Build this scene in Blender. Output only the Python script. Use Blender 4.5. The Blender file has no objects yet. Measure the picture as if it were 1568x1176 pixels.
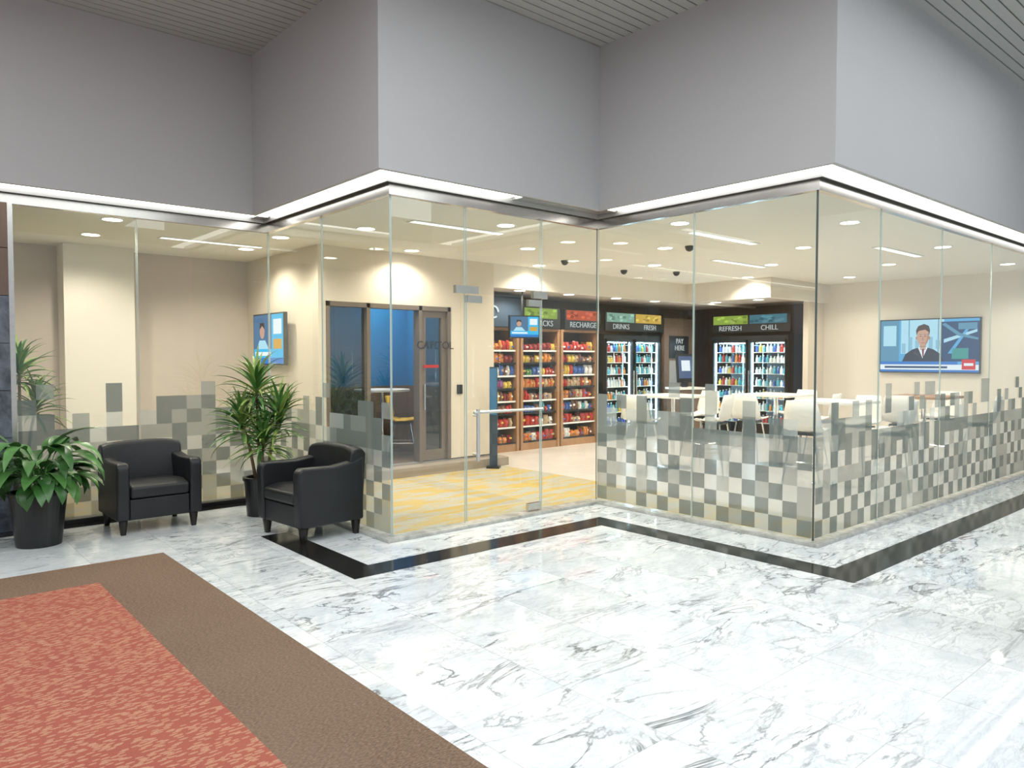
import bpy, math, random
from mathutils import Vector
R = random.Random(7)
scene = bpy.context.scene
try:
    scene.view_settings.view_transform = 'Standard'
except Exception:
    pass
pi = math.pi

# ------------------------------------------------------------------ materials
_m = {}
def newmat(name):
    m = bpy.data.materials.new(name); m.use_nodes = True
    nt = m.node_tree; nt.nodes.clear()
    out = nt.nodes.new('ShaderNodeOutputMaterial')
    return m, nt, out
class NT:
    def __init__(s, nt): s.nt = nt
    def n(s, t, **k):
        nd = s.nt.nodes.new(t)
        for a, b in k.items(): setattr(nd, a, b)
        return nd
    def l(s, a, b): s.nt.links.new(a, b)
    def put(s, sock, v):
        if hasattr(v, 'is_output') or isinstance(v, bpy.types.NodeSocket): s.l(v, sock)
        else: sock.default_value = v
    def M(s, op, a, b=None, c=None, clamp=False):
        nd = s.n('ShaderNodeMath', operation=op); nd.use_clamp = clamp
        s.put(nd.inputs[0], a)
        if b is not None: s.put(nd.inputs[1], b)
        if c is not None: s.put(nd.inputs[2], c)
        return nd.outputs[0]
    def V(s, op, a, b=None):
        nd = s.n('ShaderNodeVectorMath', operation=op)
        s.put(nd.inputs[0], a)
        if b is not None: s.put(nd.inputs[1], b)
        return nd.outputs[0]
    def mix(s, f, a, b):
        nd = s.n('ShaderNodeMix', data_type='RGBA')
        s.put(nd.inputs[0], f)
        for sock, v in ((nd.inputs[6], a), (nd.inputs[7], b)):
            s.put(sock, v if isinstance(v, bpy.types.NodeSocket) else (v[0], v[1], v[2], 1))
        return nd.outputs[2]
    def noise(s, vec, scale, detail=3, rough=.5, dist=0):
        nd = s.n('ShaderNodeTexNoise'); s.put(nd.inputs['Vector'], vec)
        nd.inputs['Scale'].default_value = scale; nd.inputs['Detail'].default_value = detail
        nd.inputs['Roughness'].default_value = rough; nd.inputs['Distortion'].default_value = dist
        return nd.outputs['Fac']
    def rng(s, v, a, b, c=0., d=1.):
        nd = s.n('ShaderNodeMapRange'); nd.clamp = True
        s.put(nd.inputs[0], v)
        for i, x in enumerate((a, b, c, d)): nd.inputs[i+1].default_value = x
        return nd.outputs[0]
    def mapping(s, vec, rot=(0,0,0), scale=(1,1,1)):
        nd = s.n('ShaderNodeMapping'); s.put(nd.inputs[0], vec)
        nd.inputs['Rotation'].default_value = rot; nd.inputs['Scale'].default_value = scale
        return nd.outputs[0]

def P(name, col, rough=.6, metal=0., spec=.5, var=.06, vs=6., bump=0., bs=80., coat=0.):
    if name in _m: return _m[name]
    m, nt, out = newmat(name); N = NT(nt)
    b = N.n('ShaderNodeBsdfPrincipled')
    tc = N.n('ShaderNodeTexCoord')
    f = N.noise(tc.outputs['Object'], vs, 3)
    c = N.mix(f, [max(0, x*(1-var)) for x in col], [min(1, x*(1+var)) for x in col])
    N.l(c, b.inputs['Base Color'])
    b.inputs['Roughness'].default_value = rough; b.inputs['Metallic'].default_value = metal
    b.inputs['Specular IOR Level'].default_value = spec
    b.inputs['Coat Weight'].default_value = coat
    if bump > 0:
        bp = N.n('ShaderNodeBump'); bp.inputs['Strength'].default_value = bump
        bp.inputs['Distance'].default_value = .01
        N.l(N.noise(tc.outputs['Object'], bs, 2), bp.inputs['Height'])
        N.l(bp.outputs[0], b.inputs['Normal'])
    N.l(b.outputs[0], out.inputs[0]); _m[name] = m; return m

def E(name, col, st=1.):
    if name in _m: return _m[name]
    m, nt, out = newmat(name); N = NT(nt)
    e = N.n('ShaderNodeEmission'); e.inputs[0].default_value = (*col, 1); e.inputs[1].default_value = st
    N.l(e.outputs[0], out.inputs[0]); _m[name] = m; return m

def glassmat(name, tint=(.93,.97,.95), refl=1.0, dark=0.):
    m, nt, out = newmat(name); N = NT(nt)
    t = N.n('ShaderNodeBsdfTransparent'); t.inputs[0].default_value = (*tint, 1)
    g = N.n('ShaderNodeBsdfGlossy'); g.inputs['Roughness'].default_value = .0
    g.inputs[0].default_value = (.95, 1, .98, 1)
    lw = N.n('ShaderNodeLayerWeight'); lw.inputs[0].default_value = .5
    f = N.M('POWER', lw.outputs['Facing'], 4.0)
    f = N.M('MULTIPLY_ADD', f, .6*refl, .085*refl, clamp=True)
    mx = N.n('ShaderNodeMixShader'); N.l(f, mx.inputs[0]); N.l(t.outputs[0], mx.inputs[1]); N.l(g.outputs[0], mx.inputs[2])
    N.l(mx.outputs[0], out.inputs[0]); return m
GLASS = glassmat('storefront_glass')
GLASSD = glassmat('tinted_glass', (.25,.27,.27), 1.0)
GLASSC = glassmat('cooler_glass', (.92,.96,.98), .8)

def filmmat(name, op, col):
    m, nt, out = newmat(name); N = NT(nt)
    t = N.n('ShaderNodeBsdfTransparent')
    d = N.n('ShaderNodeBsdfDiffuse'); d.inputs[0].default_value = (*col, 1)
    tr = N.n('ShaderNodeBsdfTranslucent'); tr.inputs[0].default_value = (*col, 1)
    m1 = N.n('ShaderNodeMixShader'); m1.inputs[0].default_value = .28
    N.l(d.outputs[0], m1.inputs[1]); N.l(tr.outputs[0], m1.inputs[2])
    m2 = N.n('ShaderNodeMixShader')
    g = N.n('ShaderNodeNewGeometry')
    f = N.noise(g.outputs['Position'], 3., 2)
    N.l(N.rng(f, 0, 1, op-.05, op+.05), m2.inputs[0])
    N.l(t.outputs[0], m2.inputs[1]); N.l(m1.outputs[0], m2.inputs[2])
    N.l(m2.outputs[0], out.inputs[0]); return m
FILM = [filmmat('frost_film_heavy', .84, (.20,.24,.235)), filmmat('frost_film_mid', .68, (.34,.39,.38)), filmmat('frost_film_light', .52, (.60,.67,.66))]

def marble():
    m, nt, out = newmat('white_veined_marble'); N = NT(nt)
    g = N.n('ShaderNodeNewGeometry'); pos = g.outputs['Position']
    T = .61
    sc = N.V('SCALE', pos); sc.node.inputs['Scale'].default_value = 1/T
    fl = N.V('FLOOR', sc)
    wn = N.n('ShaderNodeTexWhiteNoise', noise_dimensions='2D'); N.l(fl, wn.inputs['Vector'])
    off = N.V('SCALE', wn.outputs['Color']); off.node.inputs['Scale'].default_value = .75
    p = N.V('ADD', pos, off)
    q = N.mapping(p, (0,0,math.radians(52)), (.85, 2.4, 1))
    n1 = N.noise(q, 1.3, 7, .60, 1.1)
    r1 = N.M('ABSOLUTE', N.M('SUBTRACT', n1, .5))
    v1 = N.rng(r1, 0., .022, 1., 0.)
    n2 = N.noise(q, 2.6, 6, .58, 1.5)
    r2 = N.M('ABSOLUTE', N.M('SUBTRACT', n2, .47))
    v2 = N.rng(r2, 0., .034, 1., 0.)
    n4 = N.noise(q, 5.5, 5, .6, 1.6)
    v4 = N.rng(N.M('ABSOLUTE', N.M('SUBTRACT', n4, .52)), 0., .05, 1., 0.)
    msk = N.rng(N.noise(q, .8, 3), .46, .58)
    msk2 = N.rng(N.noise(p, 1.1, 3), .38, .60)
    bl = N.rng(N.noise(q, .95, 7, .68, 1.6), .625, .70)
    cl = N.noise(p, 2.2, 4, .6, .5)
    base = N.mix(N.rng(cl,.3,.62), (.71,.77,.80), (.95,.97,.975))
    c = N.mix(N.M('MULTIPLY', v4, .28), base, (.43,.48,.52))
    c = N.mix(N.M('MULTIPLY', N.M('MULTIPLY', v2, msk2), .62), c, (.29,.33,.36))
    c = N.mix(N.M('MULTIPLY', N.M('MULTIPLY', v1, msk), .85), c, (.075,.085,.095))
    c = N.mix(N.M('MULTIPLY', bl, .68), c, (.18,.20,.22))
    fr = N.V('FRACTION', sc); sp = N.n('ShaderNodeSeparateXYZ'); N.l(fr, sp.inputs[0])
    gx = N.M('LESS_THAN', sp.outputs[0], .008); gy = N.M('LESS_THAN', sp.outputs[1], .008)
    c = N.mix(N.M('MULTIPLY', N.M('MAXIMUM', gx, gy), .5), c, (.42,.44,.46))
    tv = N.rng(wn.outputs['Value'], 0, 1, .91, 1.02)
    hs = N.n('ShaderNodeHueSaturation'); N.l(tv, hs.inputs['Value']); N.l(c, hs.inputs['Color'])
    b = N.n('ShaderNodeBsdfPrincipled'); N.l(hs.outputs[0], b.inputs['Base Color'])
    b.inputs['Roughness'].default_value = .035; b.inputs['Specular IOR Level'].default_value = .75
    N.l(b.outputs[0], out.inputs[0]); return m
MARBLE = marble()

def stone(name, a, bcol, rough, sc=9.):
    m, nt, out = newmat(name); N = NT(nt)
    g = N.n('ShaderNodeNewGeometry')
    f = N.noise(g.outputs['Position'], sc, 6, .65, .6)
    c = N.mix(N.rng(f, .35, .7), a, bcol)
    b = N.n('ShaderNodeBsdfPrincipled'); N.l(c, b.inputs['Base Color']); b.inputs['Roughness'].default_value = rough
    N.l(b.outputs[0], out.inputs[0]); return m
GRANITE = stone('black_granite', (.006,.006,.007), (.03,.028,.026), .12, 60)
SLATE = stone('slate_cladding', (.05,.06,.08), (.2,.23,.28), .45, 5)
CURB = stone('curb_marble', (.35,.35,.32), (.66,.66,.62), .2, 7)

def carpet_red():
    m, nt, out = newmat('red_patterned_carpet'); N = NT(nt)
    g = N.n('ShaderNodeNewGeometry'); pos = g.outputs['Position']
    tot = None
    for i, (rot, s, th) in enumerate(((.5, 1., .30), (-.75, 1.13, .28), (1.45, .9, .26))):
        q = N.mapping(pos, (0,0,rot), (17.*s, 50.*s, 1))
        v = N.n('ShaderNodeTexVoronoi', voronoi_dimensions='2D'); N.l(q, v.inputs['Vector']); v.inputs['Scale'].default_value = 1.
        a = N.M('LESS_THAN', v.outputs['Distance'], th)
        sp = N.n('ShaderNodeSeparateColor'); N.l(v.outputs['Color'], sp.inputs[0])
        a = N.M('MULTIPLY', a, N.M('GREATER_THAN', sp.outputs[0], .50))
        tot = a if tot is None else N.M('MAXIMUM', tot, a)
    big = N.noise(pos, 2.5, 3)
    base = N.mix(big, (.36,.10,.072), (.47,.15,.105))
    c = N.mix(N.M('MULTIPLY', tot, .75), base, (.60,.34,.22))
    fi = N.noise(pos, 170, 2)
    c = N.mix(N.rng(fi, .3, .7, 0, .4), c, (.18,.06,.04))
    b = N.n('ShaderNodeBsdfPrincipled'); N.l(c, b.inputs['Base Color']); b.inputs['Roughness'].default_value = .95
    b.inputs['Specular IOR Level'].default_value = .1
    bp = N.n('ShaderNodeBump'); bp.inputs['Strength'].default_value = .5; bp.inputs['Distance'].default_value = .004
    N.l(fi, bp.inputs['Height']); N.l(bp.outputs[0], b.inputs['Normal'])
    N.l(b.outputs[0], out.inputs[0]); return m
def carpet_brown():
    m, nt, out = newmat('brown_carpet_border'); N = NT(nt)
    g = N.n('ShaderNodeNewGeometry'); pos = g.outputs['Position']
    q = N.mapping(pos, (0,0,.4), (60, 150, 1))
    f1 = N.noise(q, 1, 2)
    f = N.noise(pos, 90, 3)
    c = N.mix(N.rng(f1,.35,.65), (.16,.10,.068), (.29,.20,.14))
    c = N.mix(N.rng(f, .35, .65, 0, .5), c, (.12,.08,.056))
    c = N.mix(N.rng(N.noise(pos,1.5,3),.35,.65,0,.25), c, (.26,.19,.14))
    b = N.n('ShaderNodeBsdfPrincipled'); N.l(c, b.inputs['Base Color']); b.inputs['Roughness'].default_value = .95
    b.inputs['Specular IOR Level'].default_value = .1
    N.l(b.outputs[0], out.inputs[0]); return m
def carpet_in():
    m, nt, out = newmat('yellow_grey_carpet_tile'); N = NT(nt)
    g = N.n('ShaderNodeNewGeometry'); pos = g.outputs['Position']
    q = N.mapping(pos, (0,0,.0), (1.6, 6.5, 1))
    f = N.noise(q, 1.1, 4, .6, .3)
    c = N.mix(N.rng(f, .44, .54), (.52,.36,.09), (.42,.40,.34))
    c = N.mix(N.rng(N.noise(pos, 60, 2), .3, .7, 0, .3), c, (.3,.27,.2))
    b = N.n('ShaderNodeBsdfPrincipled'); N.l(c, b.inputs['Base Color']); b.inputs['Roughness'].default_value = .9
    b.inputs['Specular IOR Level'].default_value = .15
    N.l(b.outputs[0], out.inputs[0]); return m
def tilemat():
    m, nt, out = newmat('cream_floor_tile'); N = NT(nt)
    g = N.n('ShaderNodeNewGeometry')
    br = N.n('ShaderNodeTexBrick'); N.l(g.outputs['Position'], br.inputs['Vector'])
    br.inputs['Color1'].default_value = (.66,.59,.53,1); br.inputs['Color2'].default_value = (.72,.65,.59,1)
    br.inputs['Mortar'].default_value = (.5,.43,.37,1); br.inputs['Scale'].default_value = 1.6
    br.inputs['Mortar Size'].default_value = .004
    b = N.n('ShaderNodeBsdfPrincipled'); N.l(br.outputs['Color'], b.inputs['Base Color']); b.inputs['Roughness'].default_value = .3
    N.l(b.outputs[0], out.inputs[0]); return m
def woodmat(name, a, bc):
    m, nt, out = newmat(name); N = NT(nt)
    tc = N.n('ShaderNodeTexCoord')
    q = N.mapping(tc.outputs['Object'], (0,0,0), (14,14,1.5))
    f = N.noise(q, 2, 5, .6, .8)
    b = N.n('ShaderNodeBsdfPrincipled'); N.l(N.mix(f, a, bc), b.inputs['Base Color']); b.inputs['Roughness'].default_value = .45
    N.l(b.outputs[0], out.inputs[0]); return m
RED, BROWN, CIN, TILE = carpet_red(), carpet_brown(), carpet_in(), tilemat()
WOOD = woodmat('oak_wood', (.30,.15,.07), (.46,.26,.13))
DWOOD = woodmat('dark_walnut', (.10,.065,.045), (.2,.13,.09))
HEAD = P('header_paint', (.47,.465,.47), .8, var=.02, vs=1.5, spec=.2)
BEIGE = P('beige_paint', (.72,.645,.53), .8, var=.02, spec=.2)
BEIGEL = P('cream_paint', (.80,.745,.65), .8, var=.02, spec=.2)
TAUPE = P('taupe_paint', (.60,.52,.44), .8, var=.03, spec=.2)
CEILW = P('ceiling_tile_white', (.82,.80,.73), .9, var=.03, vs=30, spec=.1)
SLAT = P('ceiling_slat_grey', (.42,.42,.40), .55, var=.03)
BLACKG = P('slat_gap_black', (.012,.012,.012), .9)
STEEL = P('brushed_stainless', (.66,.64,.60), .22, 1., var=.08, vs=20)
CHROME = P('chrome', (.85,.85,.85), .1, 1.)
LEATH = P('black_leather', (.012,.013,.015), .38, var=.3, bump=.25, bs=160)
LEGM = P('dark_leg_wood', (.015,.012,.01), .35)
POT = P('black_pot', (.012,.013,.014), .3, var=.2)
SOIL = P('potting_soil', (.04,.025,.015), .95, bump=.5)
LEAF1 = P('leaf_dark_green', (.045,.15,.035), .32, var=.5, vs=14)
LEAF2 = P('leaf_mid_green', (.09,.24,.06), .35, var=.4, vs=14)
LEAF3 = P('leaf_yellow_green', (.28,.40,.10), .4, var=.3, vs=14)
CANE = P('dracaena_cane', (.25,.18,.11), .8, var=.3, vs=30)
BLKP = P('black_plastic', (.012,.012,.013), .35)
WHTP = P('white_plastic', (.82,.81,.77), .35)
GREYP = P('grey_metal', (.32,.30,.28), .4, .3)
FRAMEB = P('bronze_door_frame', (.20,.16,.13), .4, .3)
EDGE = P('glass_edge', (.50,.60,.56), .15, 0., 1.)
EDGEC = P('glass_edge_corner', (.10,.13,.12), .15, 0., 1.)
DBLUE = P('dark_blue_panel', (.03,.05,.08), .5)
TEAL = P('blue_paint', (.012,.17,.42), .8)
DOWN = E('downlight_lens', (1,.95,.85), 13)
STRIP = E('linear_lens', (1,.99,.96), 3.8)
SLOT = E('slot_lens', (1,.97,.9), 1.7)
SOFM = P('soffit_metal', (.45,.45,.44), .35, .5)

# ------------------------------------------------------------------ mesh builder
class MB:
    def __init__(s): s.v=[]; s.f=[]; s.mi=[]; s.mats=[]
    def m(s, mat):
        if mat not in s.mats: s.mats.append(mat)
        return s.mats.index(mat)
    def add(s, vs, fs, mat):
        o=len(s.v); s.v += [tuple(v) for v in vs]; k=s.m(mat)
        for f in fs: s.f.append(tuple(i+o for i in f)); s.mi.append(k)
    def box(s,x0,x1,y0,y1,z0,z1,mat):
        vs=[(x0,y0,z0),(x1,y0,z0),(x1,y1,z0),(x0,y1,z0),(x0,y0,z1),(x1,y0,z1),(x1,y1,z1),(x0,y1,z1)]
        s.add(vs,[(0,3,2,1),(4,5,6,7),(0,1,5,4),(1,2,6,5),(2,3,7,6),(3,0,4,7)],mat)
    def quad(s,a,b,c,d,mat): s.add([a,b,c,d],[(0,1,2,3)],mat)
    def lathe(s,prof,mat,n=28,c=(0,0),cap=True):
        vs=[]; fs=[]
        for r,z in prof:
            for i in range(n):
                a=2*pi*i/n; vs.append((c[0]+r*math.cos(a),c[1]+r*math.sin(a),z))
        for k in range(len(prof)-1):
            for i in range(n):
                j=(i+1)%n; fs.append((k*n+i,k*n+j,(k+1)*n+j,(k+1)*n+i))
        if cap:
            fs.append(tuple(range(n-1,-1,-1))); fs.append(tuple((len(prof)-1)*n+i for i in range(n)))
        s.add(vs,fs,mat)
    def tube(s,pts,r,mat,n=8):
        pts=[Vector(p) for p in pts]; vs=[]; fs=[]
        rr = r if isinstance(r,(list,tuple)) else [r]*len(pts)
        for k,p in enumerate(pts):
            d=(pts[min(k+1,len(pts)-1)]-pts[max(k-1,0)]).normalized()
            up=Vector((0,0,1)) if abs(d.z)<.9 else Vector((1,0,0))
            a=d.cross(up).normalized(); b=d.cross(a)
            for i in range(n):
                t=2*pi*i/n; vs.append(p+(a*math.cos(t)+b*math.sin(t))*rr[k])
        for k in range(len(pts)-1):
            for i in range(n):
                j=(i+1)%n; fs.append((k*n+i,k*n+j,(k+1)*n+j,(k+1)*n+i))
        fs.append(tuple(range(n))); fs.append(tuple((len(pts)-1)*n+i for i in range(n-1,-1,-1)))
        s.add(vs,fs,mat)
    def prism(s,poly,a0,a1,mat,axis='x'):
        n=len(poly)
        if axis=='x': vs=[(a0,p[0],p[1]) for p in poly]+[(a1,p[0],p[1]) for p in poly]
        else: vs=[(p[0],a0,p[1]) for p in poly]+[(p[0],a1,p[1]) for p in poly]
        fs=[tuple(range(n)),tuple(range(2*n-1,n-1,-1))]+[(i,i+n,(i+1)%n+n,(i+1)%n) for i in range(n)]
        s.add(vs,fs,mat)
    def build(s,name,loc=(0,0,0),rz=0,parent=None,bevel=0,seg=3,smooth=False,solid=0,fixn=True):
        me=bpy.data.meshes.new(name); me.from_pydata(s.v,[],s.f)
        for m in s.mats: me.materials.append(m)
        me.polygons.foreach_set('material_index',s.mi)
        if fixn:
            import bmesh
            bm=bmesh.new(); bm.from_mesh(me); bmesh.ops.recalc_face_normals(bm,faces=bm.faces); bm.to_mesh(me); bm.free()
        if smooth: me.polygons.foreach_set('use_smooth',[True]*len(me.polygons))
        me.update()
        ob=bpy.data.objects.new(name,me); scene.collection.objects.link(ob)
        ob.location=loc; ob.rotation_euler=(0,0,rz)
        if parent: ob.parent=parent
        if solid:
            md=ob.modifiers.new('s','SOLIDIFY'); md.thickness=solid
        if bevel:
            md=ob.modifiers.new('b','BEVEL'); md.width=bevel; md.segments=seg; md.limit_method='ANGLE'; md.angle_limit=math.radians(40)
        return ob
def empty(name,loc=(0,0,0),rz=0):
    e=bpy.data.objects.new(name,None); scene.collection.objects.link(e); e.location=loc; e.rotation_euler=(0,0,rz); e.empty_display_size=.1; return e
def abox(name,x0,x1,y0,y1,z0,z1,mat,bevel=0,parent=None):
    mb=MB(); cx,cy,cz=(x0+x1)/2,(y0+y1)/2,z0
    mb.box(x0-cx,x1-cx,y0-cy,y1-cy,0,z1-z0,mat)
    return mb.build(name,(cx,cy,cz),bevel=bevel,parent=parent)
def text(name,body,loc,size,mat,rz=0,parent=None,ext=.003,align='CENTER'):
    c=bpy.data.curves.new(name,'FONT'); c.body=body; c.size=size; c.extrude=ext; c.align_x=align; c.align_y='CENTER'
    c.materials.append(mat)
    o=bpy.data.objects.new(name,c); scene.collection.objects.link(o); o.location=loc; o.rotation_euler=(pi/2,0,rz)
    if parent: o.parent=parent
    return o

# ------------------------------------------------------------------ layout constants
X0,X3,X4,XR = .98,3.33,5.89,13.6
Y1,Y3,Y5 = 7.93,5.40,2.97
HB,HT = 3.05,4.68      # header bottom / lobby ceiling
CZ = 2.92              # market ceiling
d=.27

# ---- floors
abox('floor',-7,16,-7,11.2,-.1,0,MARBLE)
mb=MB()
mb.box(-3,X3+.1,Y1+.06,10.5,0,.008,CIN); mb.box(X3+.06,6.85,Y3+.06,8.3,0,.0081,CIN); mb.box(X4+.06,6.85,Y5+.06,Y3+.1,0,.0079,CIN)
mb.build('floor_carpet_entry')
mb=MB(); mb.box(6.85,14.0,Y5+.06,10.2,0,.008,TILE); mb.build('floor_tile_market')
# ---- granite border
def slab(mb,x0,x1,y0,y1): mb.box(x0,x1,y0,y1,0,.003,GRANITE)
mb=MB(); o=.80; w=.25
slab(mb,X3-o,X3-o+w,Y3-o+w,6.25); slab(mb,X3-o,X4-o+w,Y3-o,Y3-o+w)
slab(mb,X4-o,X4-o+w,Y5-.70+w,Y3-o); slab(mb,X4-o,XR,Y5-.70,Y5-.70+w)
slab(mb,-3,X3-.06,Y1-.24,Y1-.07)
mb.build('floor_granite_border')
# ---- carpet runner
mb=MB(); mb.box(-6,1.15,-6,5.65,0,.012,RED); mb.build('carpet_red')
mb=MB(); mb.box(-6,1.72,5.65,6.2,0,.0115,BROWN); mb.box(1.15,1.72,-6,5.65,0,.0116,BROWN); mb.build('carpet_border_brown')

# ---- curb below the glass
mb=MB(); cw=.06
mb.box(X0,X3+cw,Y1-.07,Y1+cw,0,.045,BLKP)
mb.box(X3-.09,X3+cw,Y3-.09,Y1-.07,0,.03,CURB)
mb.box(X3+cw,X4+cw,Y3-.09,Y3+cw,0,.03,CURB)
mb.box(X4-.09,X4+cw,Y5-.09,Y3-.09,0,.03,CURB)
mb.box(X4+cw,XR,Y5-.09,Y5+cw,0,.03,CURB)
mb.build('trim_curb',bevel=.004,seg=2)
# ---- header walls (paint) with overhang
mb=MB()
t=.045
mb.box(-6,X3-d+t,Y1-d,Y1-d+t,HB,HT,HEAD)
mb.box(X3-d,X3-d+t,Y3-d,Y1-d,HB,HT,HEAD)
mb.box(X3-d+t,X4-d+t,Y3-d,Y3-d+t,HB,HT,HEAD)
mb.box(X4-d,X4-d+t,Y5-d,Y3-d,HB,HT,HEAD)
mb.box(X4-d+t,16,Y5-d,Y5-d+t,HB,HT,HEAD)
mb.build('wall_header')
# soffit (behind header face, above glass)
mb=MB()
a=d-t
S=HB+.03
mb.box(-6,X3-a,Y1-a,Y1+.1,S,S+.1,WHTP)
mb.box(X3-a,X3+.1,Y3-a,Y1+.1,S,S+.1,WHTP)
mb.box(X3+.1,X4-a,Y3-a,Y3+.1,S,S+.1,WHTP)
mb.box(X4-a,X4+.1,Y5-a,Y3+.1,S,S+.1,WHTP)
mb.box(X4+.1,16,Y5-a,Y5+.1,S,S+.1,WHTP)
mb.build('trim_soffit')
# linear light runs (recessed in the soffit) + metal lips
lg=empty('linear_light_run')
l0,l1=.218,.085
def lin(x0,x1,y0,y1):
    mb=MB(); mb.box(x0,x1,y0,y1,HB+.008,HB+.029,STRIP); mb.build('lens',parent=lg)
lin(-5,X3-.22,Y1-l0,Y1-l1)
lin(X3-l0,X3-l1,Y3-l0,Y1-.25)
lin(X3-l1+.01,X3+1.25,Y3-l0,Y3-l1)
lin(X4-l0,X4-l1,Y5-l0,Y3-.35)
lin(X4-l1+.01,15,Y5-l0,Y5-l1)
# top channel
mb=MB(); c0=.03
mb.box(-5,X3+c0,Y1-c0,Y1+c0,CZ,S-.002,STEEL)
mb.box(X3-c0,X3+c0,Y3-c0,Y1-c0,CZ,S-.002,STEEL)
mb.box(X3+c0,X4+c0,Y3-c0,Y3+c0,CZ,S-.002,STEEL)
mb.box(X4-c0,X4+c0,Y5-c0,Y3-c0,CZ,S-.002,STEEL)
mb.box(X4+c0,16,Y5-c0,Y5+c0,CZ,S-.002,STEEL)
# metal lip beside the lens
e0,e1=.080,.066
mb.box(-5,X3-e1,Y1-e0,Y1-e1,3.01,S-.002,SOFM)
mb.box(X3-e0,X3-e1,Y3-e0,Y1-e0,3.01,S-.002,SOFM)
mb.box(X3-e1,X4-e1,Y3-e0,Y3-e1,3.01,S-.002,SOFM)
mb.box(X4-e0,X4-e1,Y5-e0,Y3-e0,3.01,S-.002,SOFM)
mb.box(X4-e1,16,Y5-e0,Y5-e1,3.01,S-.002,SOFM)
# stainless cover plates near the door
mb.box(4.62,X4-.09,Y3-.22,Y3-.082,HB-.005,HB+.026,STEEL)
mb.box(X4-.22,X4-.09,Y3-.34,Y3-.22,HB-.005,HB+.026,STEEL)
mb.box(X3-.22,X3-.09,Y1-.24,Y1-.085,HB-.005,HB+.026,STEEL)
mb.build('trim_glazing_channel')

# ---- lobby ceiling with slats
mb=MB(); mb.box(-7,16,-6,11.2,HT+.05,HT+.12,BLACKG)
y=-6.
while y<9:
    mb.box(-7,16,y,y+.092,HT,HT+.045,SLAT); y+=.105
mb.build('ceiling_lobby',fixn=False)
# ---- market ceilings
mb=MB()
mb.box(-3,14,Y1+c0,10.6,CZ,CZ+.08,CEILW); mb.box(X3+c0,14,Y3+c0,Y1+c0,CZ,CZ+.08,CEILW); mb.box(X4+c0,14,Y5+c0,Y3+c0,CZ,CZ+.08,CEILW)
mb.build('ceiling_market')

# ---- interior walls
SX=4.10
abox('wall_back',-3,SX,10.5,10.6,0,CZ,TAUPE)
abox('column_cream',1.75,2.52,10.12,10.5,0,CZ,BEIGEL)
abox('wall_left',-3,-2.9,Y1,10.5,0,CZ,TAUPE)
abox('wall_side',SX,SX+.1,8.3,10.6,0,CZ,BEIGE)
mb=MB()
mb.box(SX+.1,6.85,8.3,8.42,2.25,CZ,BEIGE); mb.box(6.08,6.85,8.3,8.42,.16,2.25,BEIGE); mb.box(SX+.1,6.85,8.3,8.42,0,.148,GREYP)
mb.build('wall_meeting_front')
abox('wall_meeting_side',6.80,6.85,8.42,10.6,0,CZ,BEIGE)
mb=MB(); mb.box(4.3,6.75,10.44,10.6,1.1,CZ,TEAL); mb.box(4.3,6.75,10.42,10.6,.15,1.1,DWOOD); mb.build('wall_meeting_back')
mb=MB(); mb.box(6.75,6.80,8.42,10.6,1.1,CZ,TEAL); mb.box(6.74,6.80,8.42,10.42,.15,1.1,DWOOD); mb.build('wall_meeting_right')
abox('wall_meeting_left',4.25,4.3,8.42,10.5,0,CZ,TEAL)
abox('floor_meeting',4.3,6.75,8.42,10.5,0,.15,DWOOD)
abox('trim_step',4.4,6.95,8.08,8.3,0,.13,P('step_grey',(.33,.27,.21),.5),bevel=.005)
abox('wall_market_back',6.85,14.1,10.0,10.1,0,CZ,DWOOD)
abox('wall_market_end',13.9,14.0,6.8,10.0,0,CZ,DWOOD)
abox('wall_right',13.6,13.7,Y5,6.7,0,CZ,BEIGEL)
abox('wall_right_return',13.0,14.0,6.7,6.8,0,CZ,BEIGE)
mb=MB(); mb.box(6.85,14,8.3,8.4,2.58,CZ,BEIGEL); mb.box(11.5,11.6,6.7,8.3,2.58,CZ,BEIGEL); mb.box(11.5,13.9,6.6,6.7,2.58,CZ,BEIGEL)
mb.box(6.85,13.9,8.4,10.0,2.62,2.66,TAUPE); mb.box(11.6,13.9,6.7,8.4,2.62,2.66,TAUPE)
mb.build('ceiling_soffit_market')
# stone pier left
mb=MB(); z=0
while z<2.9:
    h=.42; mb.box(.2,X0-.04,Y1-.06,Y1+.5,z+.006,min(z+h,2.92),SLATE if z<2.0 else DWOOD); z+=h
mb.box(.22,X0-.05,Y1-.04,Y1+.48,0,2.92,BLKP); mb.build('column_slate')
abox('trim_door_jamb',X0-.04,X0,Y1-.05,Y1+.05,0,2.92,STEEL)

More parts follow.
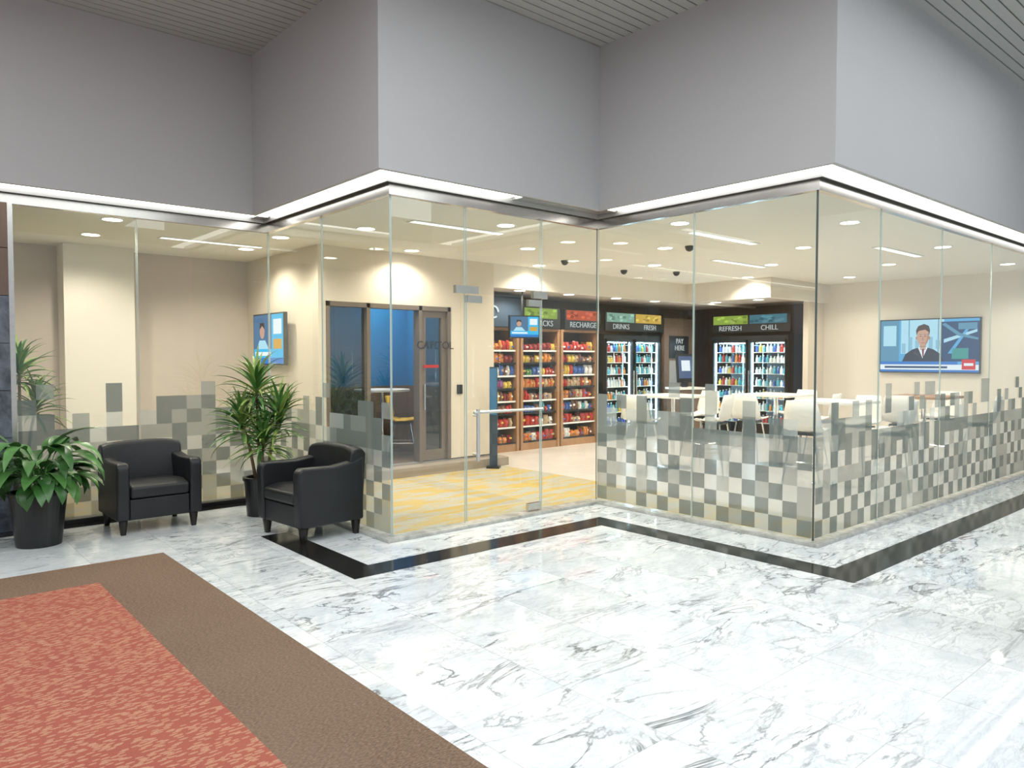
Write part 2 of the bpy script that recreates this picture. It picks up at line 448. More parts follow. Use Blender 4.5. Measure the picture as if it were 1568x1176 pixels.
# ------------------------------------------------------------------ storefront glass
def pane(name,p,q,z0,z1,frost,mat=GLASS,seed=0,ec=(0,0)):
    p=Vector((*p,0)); q=Vector((*q,0)); L=(q-p).length; u=(q-p)/L; n=Vector((u.y,-u.x,0))
    mb=MB()
    g0=.004
    mb.quad((g0,0,z0),(L-g0,0,z0),(L-g0,0,z1),(g0,0,z1),mat)
    for s_,x in ((0,g0),(1,L-g0-.004)):
        mb.box(x,x+.004,-.005,.005,z0,z1,EDGEC if ec[s_] else EDGE)
    if frost:
        rr=random.Random(seed); cs=.14; nc=max(1,round(L/cs)); cw_=(L-.02)/nc
        for i in range(nc):
            for k in range(9):
                z=.05+k*cs; zz=z+cs; par=(i+k)%2==0; x=rr.random()
                if k<5: lv=(0 if x<.8 else 1) if par else (2 if x<.72 else 1)
                elif k<6: lv=0 if x<.5 else (1 if x<.85 else 2)
                elif k==6: lv=None if x<.22 else (1 if x<.55 else (2 if x<.72 else 0))
                elif k==7: lv=None if x<.55 else (1 if x<.78 else 0)
                else: lv=None if x<.84 else (0 if x<.91 else 1)
                if lv is None: continue
                yy=-.008
                mb.quad((.01+i*cw_,yy,z),(.01+(i+1)*cw_,yy,z),(.01+(i+1)*cw_,yy,zz),(.01+i*cw_,yy,zz),FILM[lv])
    ang=math.atan2(u.y,u.x)
    return mb.build(name,(p.x,p.y,0),ang,fixn=False)
zb=.03; zt=CZ
for i,(a_,b_) in enumerate(((X0,2.0),(2.0,X3))): pane('window_1',(a_,Y1),(b_,Y1),.045,zt,True,seed=i+1)
pane('window_2',(X3,Y1-.01),(X3,6.65),zb,zt,True,seed=4); pane('window_2',(X3,6.65),(X3,Y3),zb,zt,True,seed=5,ec=(0,0))
pane('window_3',(X3,Y3),(4.115,Y3),zb,zt,False); pane('window_3',(5.07,Y3),(X4,Y3),zb,zt,False,ec=(0,1))
pane('window_4',(4.122,Y3),(5.063,Y3),2.14,zt,False)
pane('window_5',(X4,Y3-.01),(X4,4.17),zb,zt,True,seed=6); pane('window_5',(X4,4.17),(X4,Y5),zb,zt,True,seed=7,ec=(0,1))
xs=[X4,7.1,8.62,10.2,11.8,XR]
for i in range(5): pane('window_6',(xs[i],Y5),(xs[i+1],Y5),zb,zt,True,seed=10+i,ec=(1 if i==0 else 0,0))
# door leaf
mb=MB(); dx0,dx1=4.13,5.055
mb.quad((dx0,Y3,.045),(dx1,Y3,.045),(dx1,Y3,2.125),(dx0,Y3,2.125),GLASS)
for x in (dx0,dx1): mb.box(x-.003,x+.003,Y3-.006,Y3+.006,.045,2.125,EDGE)
mb.box(dx0,dx0+.17,Y3-.02,Y3+.02,2.06,2.125,STEEL); mb.box(dx1-.17,dx1,Y3-.02,Y3+.02,2.06,2.125,STEEL)
mb.box(dx1-.17,dx1,Y3-.02,Y3+.02,.04,.11,STEEL)
HNDL = P('satin_handle', (.62,.63,.62), .25, .6)
mb.tube([(dx0+.09,Y3-.06,.60),(dx0+.09,Y3-.06,1.08)],.018,HNDL)
for z in (.66,1.02): mb.tube([(dx0+.09,Y3-.06,z),(dx0+.09,Y3+.01,z)],.011,HNDL)
mb.tube([(dx0+.04,Y3-.06,1.05),(dx1-.02,Y3-.06,1.05)],.014,HNDL)
mb.tube([(dx1-.04,Y3-.06,1.05),(dx1-.04,Y3+.01,1.05)],.009,HNDL)
mb.build('door_1',fixn=False)
mb=MB()
mb.box(4.0,4.26,Y3-.02,Y3+.02,2.14,2.21,STEEL); mb.box(4.95,5.14,Y3-.02,Y3+.02,2.14,2.21,STEEL)
mb.build('trim_patch_fittings')

# ------------------------------------------------------------------ meeting room front
mb=MB()
for x in (SX+.1,4.76,5.55,6.02): mb.box(x,x+.05,8.29,8.43,.15,2.25,FRAMEB)
mb.box(SX+.1,6.07,8.29,8.43,2.19,2.25,FRAMEB); mb.box(SX+.1,4.76,8.29,8.43,.15,.2,FRAMEB)
mb.quad((SX+.15,8.36,.2),(4.76,8.36,.2),(4.76,8.36,2.19),(SX+.15,8.36,2.19),GLASSD)
mb.box(5.60,5.68,8.33,8.39,.16,2.19,FRAMEB); mb.box(5.94,6.02,8.33,8.39,.16,2.19,FRAMEB); mb.box(5.68,5.94,8.33,8.39,.16,.3,FRAMEB); mb.box(5.68,5.94,8.33,8.39,2.1,2.19,FRAMEB)
mb.quad((5.68,8.36,.3),(5.94,8.36,.3),(5.94,8.36,2.1),(5.68,8.36,2.1),GLASSD)
mb.tube([(5.64,8.30,.85),(5.64,8.30,1.2)],.012,CHROME)
mb.box(6.18,6.26,8.27,8.30,1.05,1.18,BLKP)
mb.box(5.62,5.85,8.27,8.29,1.42,1.46,E('red_sign',(.8,.05,.03),.8))
dr=mb.build('door_2',fixn=False)
text('lettering','CAPITOL',(5.80,8.27,1.72),.15,BLKP,parent=dr)

# ------------------------------------------------------------------ TVs
WHT_E=E('scr_white',(.85,.92,.97),1.1)
LETT=E('letter_white',(.55,.58,.58),1.)
def tv(name,loc,rz,w,h,news=True):
    mb=MB(); mb.box(-w/2,w/2,-.05,0,-h/2,h/2,BLKP)
    b=.018
    def rc(x0,x1,z0,z1,mat,k):
        yy=-.051-.0008*k; W=w-2*b; H=h-2*b
        X=lambda x:-w/2+b+x*W; Z=lambda z:-h/2+b+z*H
        mb.quad((X(x0),yy,Z(z0)),(X(x1),yy,Z(z0)),(X(x1),yy,Z(z1)),(X(x0),yy,Z(z1)),mat)
    def poly(pts,mat,k):
        yy=-.051-.0008*k; W=w-2*b; H=h-2*b
        mb.add([(-w/2+b+x*W,yy,-h/2+b+z*H) for x,z in pts],[tuple(range(len(pts)))],mat)
    def ell(cx,cz,rx,rz_,mat,k,n=20): poly([(cx+rx*math.cos(2*pi*i/n),cz+rz_*math.sin(2*pi*i/n)) for i in range(n)],mat,k)
    if news:
        rc(0,1,0,1,E('scr_sky',(.10,.42,.75),1.1),0)
        rc(.0,.2,.2,1,E('scr_steel',(.12,.33,.5),1),1); rc(.03,.17,.5,.9,E('scr_pale',(.45,.75,.9),1.1),2)
        rc(.22,.66,.35,1,E('scr_pale',(.45,.75,.9),1.1),1)
        for x in (.30,.60): rc(x,x+.01,.3,1,E('scr_steel',(.12,.33,.5),1),2)
        for i in range(6): rc(.23+.07*i,.27+.07*i,.36+.04*(i%3),.55+.06*((i*2)%3),E('scr_mist',(.30,.58,.75),1),2)
        rc(.62,1,.2,.95,E('scr_navy',(.02,.07,.18),1),2)
        poly([(.66,.55),(.98,.75),(.98,.8),(.66,.62)],E('scr_pale',(.45,.75,.9),1.1),3)
        poly([(.70,.35),(.9,.88),(.93,.88),(.74,.35)],E('scr_sky',(.1,.42,.75),1.1),3)
        poly([(.64,.9),(.8,.68),(.99,.6),(.99,.64),(.82,.73),(.67,.93)],E('scr_steel',(.12,.33,.5),1),4)
        rc(.74,.9,.25,.45,E('scr_teal',(.05,.35,.32),1),3); rc(.80,.98,.80,.92,E('scr_steel',(.12,.33,.5),1),5)
        poly([(.22,.14),(.27,.34),(.34,.43),(.41,.47),(.49,.47),(.56,.43),(.63,.34),(.68,.14)],E('scr_suit',(.03,.035,.06),1),4)
        poly([(.40,.47),(.45,.26),(.50,.47)],WHT_E,5); poly([(.44,.44),(.45,.28),(.46,.28),(.465,.44)],E('scr_tie',(.25,.03,.06),1),6)
        poly([(.40,.47),(.37,.38),(.40,.36),(.445,.24),(.41,.30),(.35,.36)],E('scr_lapel',(.06,.07,.11),1),6)
        rc(.42,.48,.42,.55,E('scr_skin2',(.50,.27,.17),1),5)
        poly([(.45,.49),(.475,.50),(.497,.56),(.510,.64),(.512,.74),(.495,.83),(.45,.86),(.405,.83),(.388,.74),(.390,.64),(.403,.56),(.425,.50)],E('scr_skin',(.66,.39,.28),1),6)
        poly([(.475,.50),(.497,.56),(.510,.64),(.512,.74),(.497,.74),(.49,.62),(.475,.55)],E('scr_skin2',(.50,.27,.17),1),7)
        poly([(.385,.70),(.378,.80),(.40,.88),(.46,.92),(.51,.88),(.522,.79),(.515,.70),(.505,.77),(.47,.81),(.41,.79),(.395,.76)],E('scr_hair',(.08,.045,.03),1),8)
        for ex in (.427,.473): rc(ex-.009,ex+.009,.678,.69,E('scr_hair',(.08,.045,.03),1),9); rc(ex-.012,ex+.012,.715,.721,E('scr_hair',(.08,.045,.03),1),9)
        poly([(.447,.68),(.440,.605),(.460,.605),(.453,.68)],E('scr_skin2',(.50,.27,.17),1),9); rc(.433,.468,.553,.563,E('scr_lip',(.45,.12,.1),1),9)
        ell(.385,.65,.01,.035,E('scr_skin2',(.50,.27,.17),1),5); ell(.515,.65,.01,.035,E('scr_skin2',(.50,.27,.17),1),5)
        rc(0,1,.04,.14,WHT_E,9); rc(0,.8,.14,.2,E('scr_blue2',(.03,.2,.6),1.1),9); rc(.84,.97,.05,.24,E('scr_red',(.7,.02,.02),1.1),10)
        rc(.05,.7,.07,.11,E('scr_navy',(.02,.07,.18),1),10); rc(.86,.95,.12,.17,WHT_E,11)
        rc(0,1,0,.04,E('scr_blue2',(.03,.2,.6),1.1),9)
    else:
        rc(0,1,0,1,E('scr_cyan',(.05,.5,.85),1.1),0); rc(0,.62,.3,1,E('scr_dusk',(.10,.2,.35),1),1)
        ell(.3,.66,.085,.15,E('scr_skin',(.66,.39,.28),1),3); poly([(.1,.3),(.2,.48),(.4,.48),(.52,.3)],E('scr_pale',(.45,.75,.9),1.1),2)
        poly([(.21,.70),(.22,.84),(.37,.84),(.39,.70),(.3,.78)],E('scr_hair',(.08,.045,.03),1),4)
        rc(.68,.95,.6,.9,WHT_E,2); rc(.68,.95,.3,.5,E('scr_gold',(.75,.4,.05),1),2); rc(0,1,0,.12,E('scr_blue2',(.03,.2,.6),1.1),3); rc(.05,.6,.16,.24,WHT_E,3)
    return mb.build(name,loc,rz,fixn=False)
tv('television',(13.59,4.86,1.76),-pi/2,1.58,.92)
tv('television',(4.02,9.48,1.80),-pi/2,.98,.68,False)
mb=MB(); mb.box(4.025,SX,9.43,9.53,1.72,1.88,BLKP); mb.build('tv_wall_bracket')
tv('television',(7.92,8.85,2.05),-.35,.52,.36,False)
mb=MB(); mb.tube([(7.92,8.88,2.2),(7.92,8.88,2.62)],.015,BLKP); mb.build('ceiling_mount_pole')

# ------------------------------------------------------------------ market shelves & coolers
def em(name,c): return P(name,c,.3,var=.3,vs=40)
PC=[em('pack_red',(.48,.035,.025)),em('pack_orange',(.65,.24,.05)),em('pack_yellow',(.68,.48,.08)),em('pack_blue',(.05,.12,.38)),
    em('pack_green',(.09,.30,.09)),em('pack_white',(.75,.75,.72)),em('pack_brown',(.18,.08,.05)),em('pack_teal',(.08,.36,.42)),em('pack_purple',(.25,.06,.24)),
    em('pack_maroon',(.22,.02,.02)),em('pack_tan',(.50,.36,.22))]
def packet(mb,x,y0,z,ww,hh,m,lean):
    rings=[(0,.004,1.),(.12,.018,.93),(.5,.032,.90),(.88,.016,.94),(1,.003,1.)]
    vs=[]
    for t_,b_,w_ in rings:
        yc=y0+.035+lean*t_; hw=ww/2*w_; cx=x+ww/2
        vs+=[(cx-hw,yc,z+hh*t_),(cx-hw*.55,yc-b_,z+hh*t_),(cx+hw*.55,yc-b_,z+hh*t_),(cx+hw,yc,z+hh*t_),(cx+hw*.55,yc+b_*.6,z+hh*t_),(cx-hw*.55,yc+b_*.6,z+hh*t_)]
    fs=[]
    for k in range(4):
        for i in range(6):
            j=(i+1)%6; fs.append((k*6+i,k*6+j,(k+1)*6+j,(k+1)*6+i))
    mb.add(vs,fs,m)
def snack(name,x0,wid,seed,yf=9.2):
    mb=MB(); D=.45; rr=random.Random(seed)
    mb.box(0,.05,-.02,D,0,2.0,WOOD); mb.box(wid-.05,wid,-.02,D,0,2.0,WOOD); mb.box(.05,wid-.05,D-.03,D,0,2.0,DWOOD)
    mb.box(.05,wid-.05,0,D-.03,0,.12,WOOD); mb.box(0,wid,-.02,D,2.0,2.04,WOOD)
    zs=[.14,.40,.62,.83,1.04,1.25,1.46,1.67]
    pal=[[0,0,9,1,5],[0,5,0,9,2,10],[3,5,3,7,0,6],[0,9,1,6,2,10],[1,4,2,0,8,10],[2,4,0,6,5,3],[0,9,6,2,1,10],[0,0,1,9,3,2]]
    for k,z in enumerate(zs):
        mb.box(.05,wid-.05,.02,D-.03,z-.015,z,BLKP); mb.box(.05,wid-.05,.012,.02,z-.02,z+.008,WHTP if k%2 else BLKP)
        x=.06; run=0; c=0
        while x<wid-.13:
            if run<=0: c=rr.choice(pal[k]); run=rr.choice([1,1,2,2]); ww=rr.uniform(.055,.11); hh=rr.uniform(.10,.18)
            run-=1
            for r in range(2): packet(mb,x,.02+r*.14,z,ww,hh+rr.uniform(-.008,.008),PC[c],rr.uniform(.0,.02))
            if rr.random()<.75:
                lc=rr.choice([5,2,10,0,3,6]); lw=rr.uniform(.2,.34); l_=rr.uniform(.3,.5)
                mb.quad((x+ww*(.5-lw),.0195,z+hh*l_),(x+ww*(.5+lw),.0195,z+hh*l_),(x+ww*(.5+lw),.0205,z+hh*(l_+.2)),(x+ww*(.5-lw),.0205,z+hh*(l_+.2)),PC[lc])
            x+=ww+.006
    return mb.build(name,(x0,yf,.008),fixn=False)
snack('snack_shelf',7.22,.90,1); snack('snack_shelf',8.16,.90,2); snack('snack_shelf',9.10,.94,3)
COOLL=E('cooler_lamp',(.55,.82,1),26); COOLB=P('cooler_liner',(.62,.82,.95),.5)
def cooler(name,loc,rz,seed):
    W=1.66; D=.7; H=1.98; mb=MB(); rr=random.Random(seed)
    mb.box(0,W,D-.04,D,0,H,COOLB); mb.box(0,.03,0,D,0,H,BLKP); mb.box(W-.03,W,0,D,0,H,BLKP); mb.box(.03,W-.03,0,D-.04,0,.22,BLKP); mb.box(.03,W-.03,0,D-.04,H-.08,H,BLKP)
    mb.box(W/2-.02,W/2+.02,0,D-.04,.22,H-.08,BLKP)
    for s in (0,1):
        a=.03+s*(W/2); b=a+W/2-.05
        for x in (a,b-.03): mb.box(x,x+.03,-.03,.01,.22,H-.08,BLKP)
        mb.box(a,b,-.03,.01,.22,.27,BLKP); mb.box(a,b,-.03,.01,H-.13,H-.08,BLKP)
        mb.box(a+.032,a+.05,.03,.05,.28,H-.14,COOLL); mb.box(b-.05,b-.032,.03,.05,.28,H-.14,COOLL)
        mb.box(a+.1,b-.1,.05,.08,H-.15,H-.135,COOLL)
        mb.quad((a+.03,-.01,.27),(b-.03,-.01,.27),(b-.03,-.01,H-.13),(a+.03,-.01,H-.13),GLASSC)
        hx=b-.015 if s==0 else a+.015
        mb.tube([(hx,-.06,.8),(hx,-.06,1.3)],.012,CHROME)
        for z in (.28,.52,.76,1.0,1.24,1.46,1.66):
            mb.box(a+.03,b-.03,.06,D-.06,z-.012,z,WHTP)
            x=a+.09
            while x<b-.08:
                c=rr.choice([5,5,5,3,7,1,2,0,5,5,7,7,3]); r=rr.choice([.026,.032]); h=rr.uniform(.10,.17)
                mb.lathe([(r,z),(r,z+h*.65),(r*.45,z+h*.85),(r*.45,z+h)],PC[c],8,(x,.12)); 
                mb.lathe([(r*.5,z+h),(r*.5,z+h+.015)],PC[5],8,(x,.12))
                mb.box(x-r,x+r,.2,.26,z,z+h*.8,PC[c])
                x+=.074
    return mb.build(name,loc,rz,fixn=False)
cooler('beverage_cooler',(10.22,9.2,.008),0,5)
cooler('beverage_cooler',(13.05,8.78,.008),-pi/2,6)
def signb(name,loc,rz,w,h,words,cols):
    e=empty(name,loc,rz); mb=MB(); mb.box(-w/2,w/2,0,.04,-h/2,h/2,BLKP)
    n=len(cols); rr=random.Random(len(name))
    for i,c in enumerate(cols):
        x0=-w/2+.03+i*(w-.06)/n; x1=x0+(w-.06)/n-.04
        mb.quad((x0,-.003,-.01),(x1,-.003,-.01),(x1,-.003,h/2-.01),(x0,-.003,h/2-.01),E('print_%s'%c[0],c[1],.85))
        for k in range(14):
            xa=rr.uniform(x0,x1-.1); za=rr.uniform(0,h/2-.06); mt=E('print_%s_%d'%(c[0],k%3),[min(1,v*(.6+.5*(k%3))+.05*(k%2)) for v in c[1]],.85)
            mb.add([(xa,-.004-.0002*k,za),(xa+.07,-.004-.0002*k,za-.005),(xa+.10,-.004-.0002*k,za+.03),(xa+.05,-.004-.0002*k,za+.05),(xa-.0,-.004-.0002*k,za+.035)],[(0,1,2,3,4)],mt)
    mb.build('panel',parent=e,fixn=False)
    for i,wd in enumerate(words):
        text('lettering_%d'%i,wd,(-w/2+(i+.5)*w/len(words),-.01,-h/4-.01),.135,LETT,parent=e)
    return e
g_=('green',(.34,.48,.08)); o_=('orange',(.78,.50,.10)); r_=('redo',(.65,.12,.05)); t_=('aqua',(.08,.22,.28)); w_=('wash',(.3,.5,.4))
signb('sign_snacks',(8.6,9.14,2.23),0,.86,.34,['SNACKS'],[g_]); signb('sign_recharge',(9.6,9.14,2.23),0,.9,.34,['RECHARGE'],[r_])
signb('sign_drinks',(11.05,9.14,2.23),0,1.7,.34,['DRINKS','FRESH'],[w_,o_]); signb('sign_chill',(13.0,7.9,2.23),-pi/2,1.7,.34,['REFRESH','CHILL'],[g_,t_])
e=empty('sign_logo_wall',(7.3,9.14,2.23)); mb=MB(); mb.box(-.42,.84,0,.04,-.17,.34,DBLUE); mb.build('panel',parent=e)
text('lettering','ue',(.0,-.01,.05),.2,WHT_E,parent=e)
mb=MB(); mb.tube([(.23+.09*math.cos(a/20*2*pi),-.02,.06+.09*math.sin(a/20*2*pi)) for a in range(18)],.014,WHT_E); mb.build('ring',parent=e)
# dark info panel + payment kiosk between coolers
e=empty('info_panel',(12.45,9.15,0)); mb=MB(); mb.box(-.5,.5,0,.08,.008,2.35,DWOOD); mb.box(-.34,.3,-.01,0,1.55,2.0,BLKP); mb.box(-.34,.3,-.01,0,1.05,1.5,P('grey_print',(.3,.3,.3))); mb.build('panel',parent=e)
text('lettering','PAY\nHERE',(-.02,-.02,1.82),.14,LETT,parent=e)
mb=MB(); mb.box(-.28,.28,-.2,.2,0,.95,DWOOD); mb.box(-.3,.3,-.22,.22,.95,.99,WHTP); mb.box(-.05,.05,0,.05,.99,1.1,BLKP)
mb.prism([(-.04,1.08),(0,1.08),(.06,1.62),(.02,1.62)],-.19,.19,BLKP); mb.quad((-.16,-.034,1.16),(.16,-.034,1.16),(.16,.012,1.58),(-.16,.012,1.58),E('kiosk_scr',(.12,.16,.28),1)); mb.quad((-.10,-.030,1.3),(.10,-.030,1.3),(.10,-.005,1.5),(-.10,-.005,1.5),WHT_E); mb.box(-.1,.0,-.1,-.03,1.0,1.1,BLKP)
mb.build('payment_kiosk',(11.75,8.5,.008),-.3,fixn=False)
# slim blue totem
mb=MB(); mb.box(-.055,.055,-.015,.015,.03,1.42,DBLUE); mb.box(-.09,.09,-.07,.07,0,.03,BLKP); mb.box(-.05,.05,-.02,-.015,.75,1.4,P('totem_print',(.04,.16,.32)))
mb.build('totem_sign',(6.58,7.98,.008),-.9)

# ------------------------------------------------------------------ high tables & bar chairs
def table(loc,w=.75,dp=.75,h=1.03,top=WHTP):
    mb=MB(); mb.box(-w/2,w/2,-dp/2,dp/2,h-.035,h,top); mb.lathe([(.03,.02),(.03,h-.035)],CHROME,14); mb.lathe([(.26,0),(.26,.012),(.05,.03)],CHROME,24)
    return mb.build('high_table',loc,bevel=.006,seg=2)
def chair(loc,rz,sh=.70,mat=WHTP,name='bar_chair'):
    e=empty(name,loc,rz); mb=MB()
    prof=[(-.21,sh-.01),(-.17,sh+.005),(-.05,sh-.01),(.08,sh-.012),(.16,sh+.02),(.20,sh+.1),(.225,sh+.22),(.25,sh+.36)]
    hw=[.19,.21,.22,.22,.22,.215,.205,.17]; n=8; vs=[]; fs=[]
    for k,(y,z) in enumerate(prof):
        for i in range(n+1):
            s_=-1+2*i/n; c=s_*s_
            vs.append((s_*hw[k], y-(.05*c if k>4 else 0), z+(.03*c if k<=4 else 0)))
    for k in range(len(prof)-1):
        for i in range(n): a=k*(n+1)+i; fs.append((a,a+1,a+n+2,a+n+1))
    mb.add(vs,fs,mat); mb.build('shell',parent=e,solid=.014,smooth=True)
    mb=MB()
    for sx in (-1,1):
        for sy in (-1,1): mb.tube([(sx*.13,sy*.12,sh-.02),(sx*.22,sy*.21,0)],.011,CHROME)
    f=.30 if sh>.6 else .2
    k=.13+.09*(1-f/sh); 
    for p,q in (((-k,-k),(k,-k)),((k,-k),(k,k)),((k,k),(-k,k)),((-k,k),(-k,-k))): mb.tube([(p[0],p[1],f),(q[0],q[1],f)],.008,CHROME)
    mb.box(-.14,.14,-.13,.13,sh-.04,sh-.02,BLKP)
    mb.build('frame',parent=e); return e
for (x,y) in ((8.5,6.35),(9.85,5.55),(8.85,4.2),(10.9,3.95)):
    table((x,y,.008),top=WOOD if (x>10.5) else WHTP)
    chair((x-.70,y,.008),pi/2+.15)
    chair((x+.70,y+.03,.008),-pi/2-.2); chair((x,y-.68,.008),pi+.2)
# meeting room furniture
chair((5.75,9.02,.15),.9,.50,P('yellow_shell',(.65,.42,.04),.4),'lounge_chair')
mb=MB(); mb.lathe([(.42,.90),(.42,.93)],WHTP,32); mb.lathe([(.03,.02),(.03,.90)],CHROME,14); mb.lathe([(.25,0),(.25,.02)],CHROME,24); mb.build('round_table',(5.85,9.75,.15))

# ------------------------------------------------------------------ armchairs
def armchair(loc,rz):
    e=empty('armchair',loc,rz)
    W=.36
    arm=[(-.33,.13),(-.345,.56),(-.335,.61),(-.30,.635),(.0,.625),(.20,.65),(.30,.69),(.30,.13)]
    mb=MB()
    for s in (-1,1):
        x0,x1=(s*W,s*(W-.105)); mb.prism(arm,min(x0,x1),max(x0,x1),LEATH)
    mb.build('arms',parent=e,bevel=.022,seg=4,smooth=False)
    mb=MB(); mb.prism([(-.315,.13),(-.315,.31),(.2,.31),(.2,.13)],-W+.107,W-.107,LEATH); mb.build('base',parent=e,bevel=.01)
    mb=MB(); mb.prism([(-.33,.315),(-.34,.42),(-.2,.45),(.16,.43),(.16,.315)],-W+.11,W-.11,LEATH); mb.build('seat_cushion',parent=e,bevel=.028,seg=5)
    mb=MB()
    n=10; vs=[];fs=[]
    prof=[(.14,.32),(.22,.74),(.25,.775),(.31,.775),(.35,.74),(.31,.13),(.20,.13)]
    for i in range(n+1):
        s_=-1+2*i/n; x=s_*(W-.01)
        for (y,z) in prof: vs.append((x, y-.045*s_*s_*(1 if y<.3 else .4)+ .0, z-.03*s_**4*(1 if z>.5 else 0)))
    m_=len(prof)
    for i in range(n):
        for k in range(m_): a=i*m_+k; b=i*m_+(k+1)%m_; fs.append((a,b,b+m_,a+m_))
    fs.append(tuple(range(m_))); fs.append(tuple(n*m_+k for k in range(m_-1,-1,-1)))
    mb.add(vs,fs,LEATH); mb.build('backrest',parent=e,bevel=.018,seg=4)
    mb=MB()
    for sx in (-1,1):
        for y in (-.27,.25):
            x=sx*.30; mb.add([(x-.018,y-.018,0),(x+.018,y-.018,0),(x+.018,y+.018,0),(x-.018,y+.018,0),(x-.032,y-.032,.14),(x+.032,y-.032,.14),(x+.032,y+.032,.14),(x-.032,y+.032,.14)],
              [(0,3,2,1),(4,5,6,7),(0,1,5,4),(1,2,6,5),(2,3,7,6),(3,0,4,7)],LEGM)
    mb.build('legs',parent=e)
    for o in e.children:
        o.data.polygons.foreach_set('use_smooth',[True]*len(o.data.polygons))
        try:
            md=o.modifiers.new('wn','WEIGHTED_NORMAL'); md.keep_sharp=True
        except Exception: pass
    return e
armchair((1.93,7.36,.0),.03)
armchair((2.94,6.10,.0),-pi/2+.10)

# ------------------------------------------------------------------ plants
def leaf(mb,base,az,el,L,W,droop,mat,pet=0.,n=8,fold=.3,lim=None):
    pos=Vector(base); ang=el; side=Vector((-math.sin(az),math.cos(az),0)); vs=[];fs=[]
    for i in range(n+1):
        t=i/n
        if t<pet: w=.004
        else:
            u=(t-pet)/(1-pet); w=max(.0015,W*.5*math.sin(pi*min(1,u**.75*.97+.03))**.8)
        up=Vector((-math.sin(ang)*math.cos(az),-math.sin(ang)*math.sin(az),math.cos(ang)))
        vs+= [pos-side*w+up*w*fold, pos.copy(), pos+side*w+up*w*fold]
        ang-=droop/n*(.4+1.2*t); pos=pos+Vector((math.cos(ang)*math.cos(az),math.cos(ang)*math.sin(az),math.sin(ang)))*(L/n)
    if lim and any(v.x>lim[0] or v.y>lim[1] for v in vs): return False
    for i in range(n):
        a=i*3; fs+=[(a,a+1,a+4,a+3),(a+1,a+2,a+5,a+4)]
    mb.add(vs,fs,mat); return True
def pot(e,r0,r1,h):
    mb=MB(); mb.lathe([(r0,0),(r1,h-.03),(r1+.012,h-.03),(r1+.012,h),(r1-.02,h),(r1-.02,h-.04)],POT,36,cap=False)
    mb.lathe([(r1-.02,h-.041),(r1-.021,h-.04)],SOIL,36); mb.lathe([(r0,0),(r0-.001,.001)],POT,36)
    mb.build('pot',parent=e,smooth=False)
def lily(loc,seed=1,n=75,s=1.,zs=0.45,lim=None):
    e=empty('potted_peace_lily',loc); pot(e,.165,.21,zs); rr=random.Random(seed); mb=MB()
    for i in range(n):
        az=rr.uniform(0,2*pi); el=rr.uniform(.85,1.57); L=rr.uniform(.42,1.0)*s
        if el<1.15: L=min(L,.60*s)
        leaf(mb,(rr.uniform(-.07,.07),rr.uniform(-.07,.07),zs-.04),az,el,L,rr.uniform(.095,.135)*s,rr.uniform(1.6,2.9),rr.choice([LEAF1,LEAF1,LEAF2]),pet=.50,n=12,fold=.25,lim=lim)
    mb.build('foliage',parent=e,smooth=True,fixn=False); return e
lily((1.03,7.20,0),3,130,lim=(.50,.6))
def dracaena(loc,seed,canes,pr=.16,ph=.38,L0=.42,n=60,lim=None):
    e=empty('potted_dracaena',loc); pot(e,pr*.85,pr,ph); rr=random.Random(seed); mb=MB(); mc=MB()
    for (dx,dy,h) in canes:
        top=(dx*1.9,dy*1.9,h); mc.tube([(dx*.5,dy*.5,ph-.04),(dx*1.1,dy*1.1,(ph+h)/2),top],[.018,.015,.013],CANE)
        for i in range(n):
            t=i/n; az=i*2.4+rr.uniform(-.2,.2); el=1.45-1.55*(1-t)+rr.uniform(-.15,.15)
            z=h-.16+.18*t; L=L0*rr.uniform(.75,1.1); dp=rr.uniform(.4,1.3); mt=rr.choice([LEAF2,LEAF2,LEAF3,LEAF3,LEAF1])
            if not leaf(mb,(top[0],top[1],z),az,el,L,.036,dp,mt,n=7,fold=.5,lim=lim):
                leaf(mb,(top[0],top[1],z),az,1.25,L,.034,dp*.3,mt,n=7,fold=.5,lim=lim)
    mc.build('canes',parent=e,smooth=True); mb.build('foliage',parent=e,smooth=True,fixn=False); return e
dracaena((2.90,7.14,0),5,[(-.02,.0,1.28),(.07,-.08,1.00),(-.09,.02,.95),(-.02,-.09,.80)],L0=.41,n=72,lim=(.38,.68))
dracaena((1.12,8.8,.008),9,[(.0,.0,1.45),(.08,.05,1.1)],L0=.4)
lily((5.15,.70,0),11,45)

# ------------------------------------------------------------------ downlights & lamps
def lamp(name,type_,loc,energy,col,parent=None,**k):
    l=bpy.data.lights.new(name,type_); l.energy=energy; l.color=col
    for a_,b_ in k.items(): setattr(l,a_,b_)
    o=bpy.data.objects.new(name,l); scene.collection.objects.link(o); o.location=loc
    if parent: o.parent=parent
    return o
def downlight(x,y,z=CZ,en=66):
    mb=MB(); mb.lathe([(.09,-.004),(.108,-.006),(.112,0)],WHTP,24,cap=False); mb.lathe([(.09,-.003),(.088,-.002)],DOWN,24)
    o=mb.build('recessed_downlight',(x,y,z)); 
    lamp('lamp','SPOT',(0,0,-.03),en,(1,.91,.78),o,spot_size=math.radians(150),spot_blend=.6,shadow_soft_size=.05)
gx=lambda i:6.25+1.26*i
gy=lambda j:3.45+1.15*j
pts=[]
for i in range(0,6):
    for j in range(0,5):
        if (i+j)%2==1:
            x,y=gx(i),gy(j)
            if j==4 and i!=1: continue
            if y<8.2 and not (x>11.4 and y>6.6): pts.append((x,y))
pts+=[(11.1,6.9)] if (11.1,6.9) not in pts else []
pts+=[(4.99,5.85),(4.0,6.97),(5.25,8.0),(3.55,8.1),(3.6,9.25),(1.84,8.15),(1.88,9.3),(6.25,6.9),(0.2,8.7)]
seen=[]
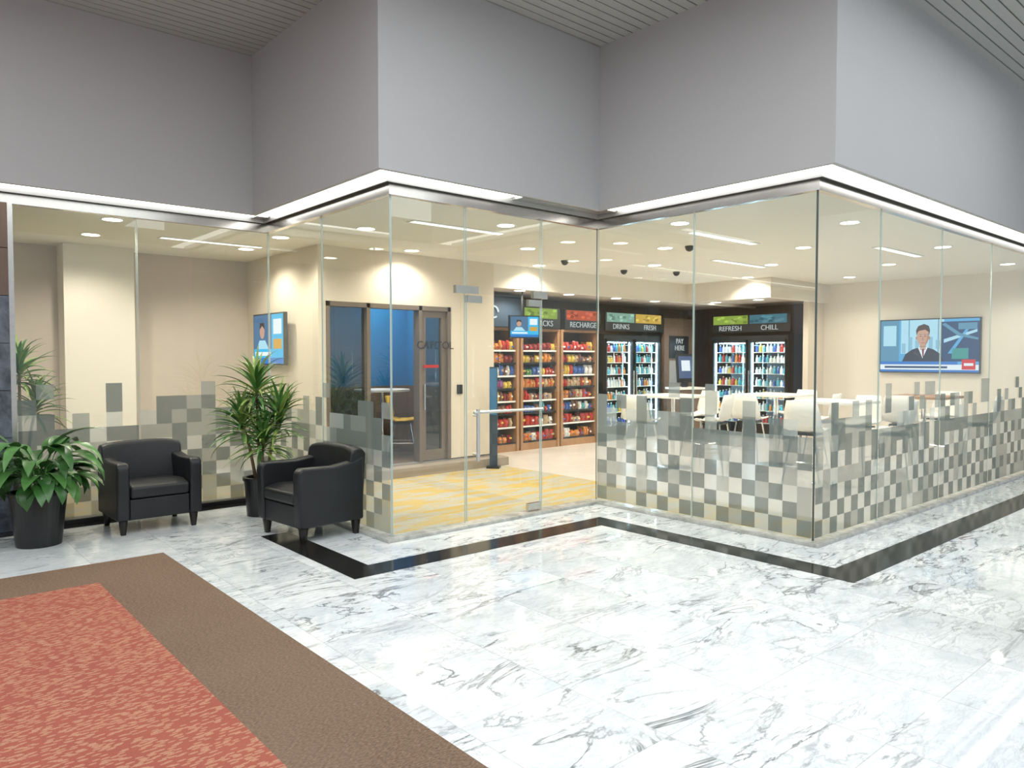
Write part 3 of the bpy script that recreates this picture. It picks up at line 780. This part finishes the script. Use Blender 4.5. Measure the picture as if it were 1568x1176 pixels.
for p in pts:
    if all((p[0]-q[0])**2+(p[1]-q[1])**2>.2 for q in seen):
        seen.append(p); downlight(*p)
for x,y in ((7.8,8.8),(8.9,8.8),(10.1,8.8),(11.2,8.8),(12.3,8.2),(12.3,7.3)): downlight(x,y,2.62,58)
downlight(5.3,9.3,CZ,110); downlight(6.1,9.9,CZ,70)  # unseen lamps added inside the meeting room to brighten it
# security domes
for x,y in ((7.6,5.45),(7.4,7.4),(8.9,7.6),(9.7,7.2)):
    mb=MB(); mb.lathe([(.055,0),(.055,-.015),(.04,-.05),(.015,-.065)],BLKP,16); mb.build('security_camera',(x,y,CZ-.001),smooth=True)
# recessed linear slots in the ceiling
for x,y,L in ((6.75,4.76,1.3),(4.1,6.2,1.2),(2.5,8.9,1.2),(8.9,5.9,1.3),(9.4,3.9,1.3)):
    mb=MB(); mb.box(x,x+L,y,y+.14,CZ-.008,CZ,WHTP); mb.box(x+.02,x+L-.02,y+.03,y+.11,CZ-.011,CZ-.008,SLOT); mb.build('ceiling_slot_light')

# lobby lighting: unseen overhead fills added to brighten the floor, then daylight
def area(name,loc,size,en,col,rot=(0,0,0),sy=None):
    l=bpy.data.lights.new(name,'AREA'); l.energy=en; l.color=col; l.shape='RECTANGLE'; l.size=size; l.size_y=sy or size
    o=bpy.data.objects.new(name,l); scene.collection.objects.link(o); o.location=loc; o.rotation_euler=rot; return o
area('lobby_fill_light',(1.5,1.5,4.6),5,240,(.92,.97,1))
area('lobby_fill_light',(7,-.5,4.6),5,170,(.92,.97,1))
area('lobby_fill_light',(-1.5,4.5,4.6),4,120,(.96,.98,1))
w=bpy.data.worlds.new('lobby_daylight'); scene.world=w; w.use_nodes=True
w.node_tree.nodes['Background'].inputs[0].default_value=(.88,.94,1,1); w.node_tree.nodes['Background'].inputs[1].default_value=.6

# ------------------------------------------------------------------ camera
cam=bpy.data.cameras.new('camera'); cam.sensor_width=36; cam.lens=26.0; cam.clip_end=200
co=bpy.data.objects.new('camera',cam); scene.collection.objects.link(co)
co.location=(0,0,1.55); co.rotation_euler=(math.radians(88.0),0,math.radians(-40.94)); scene.camera=co
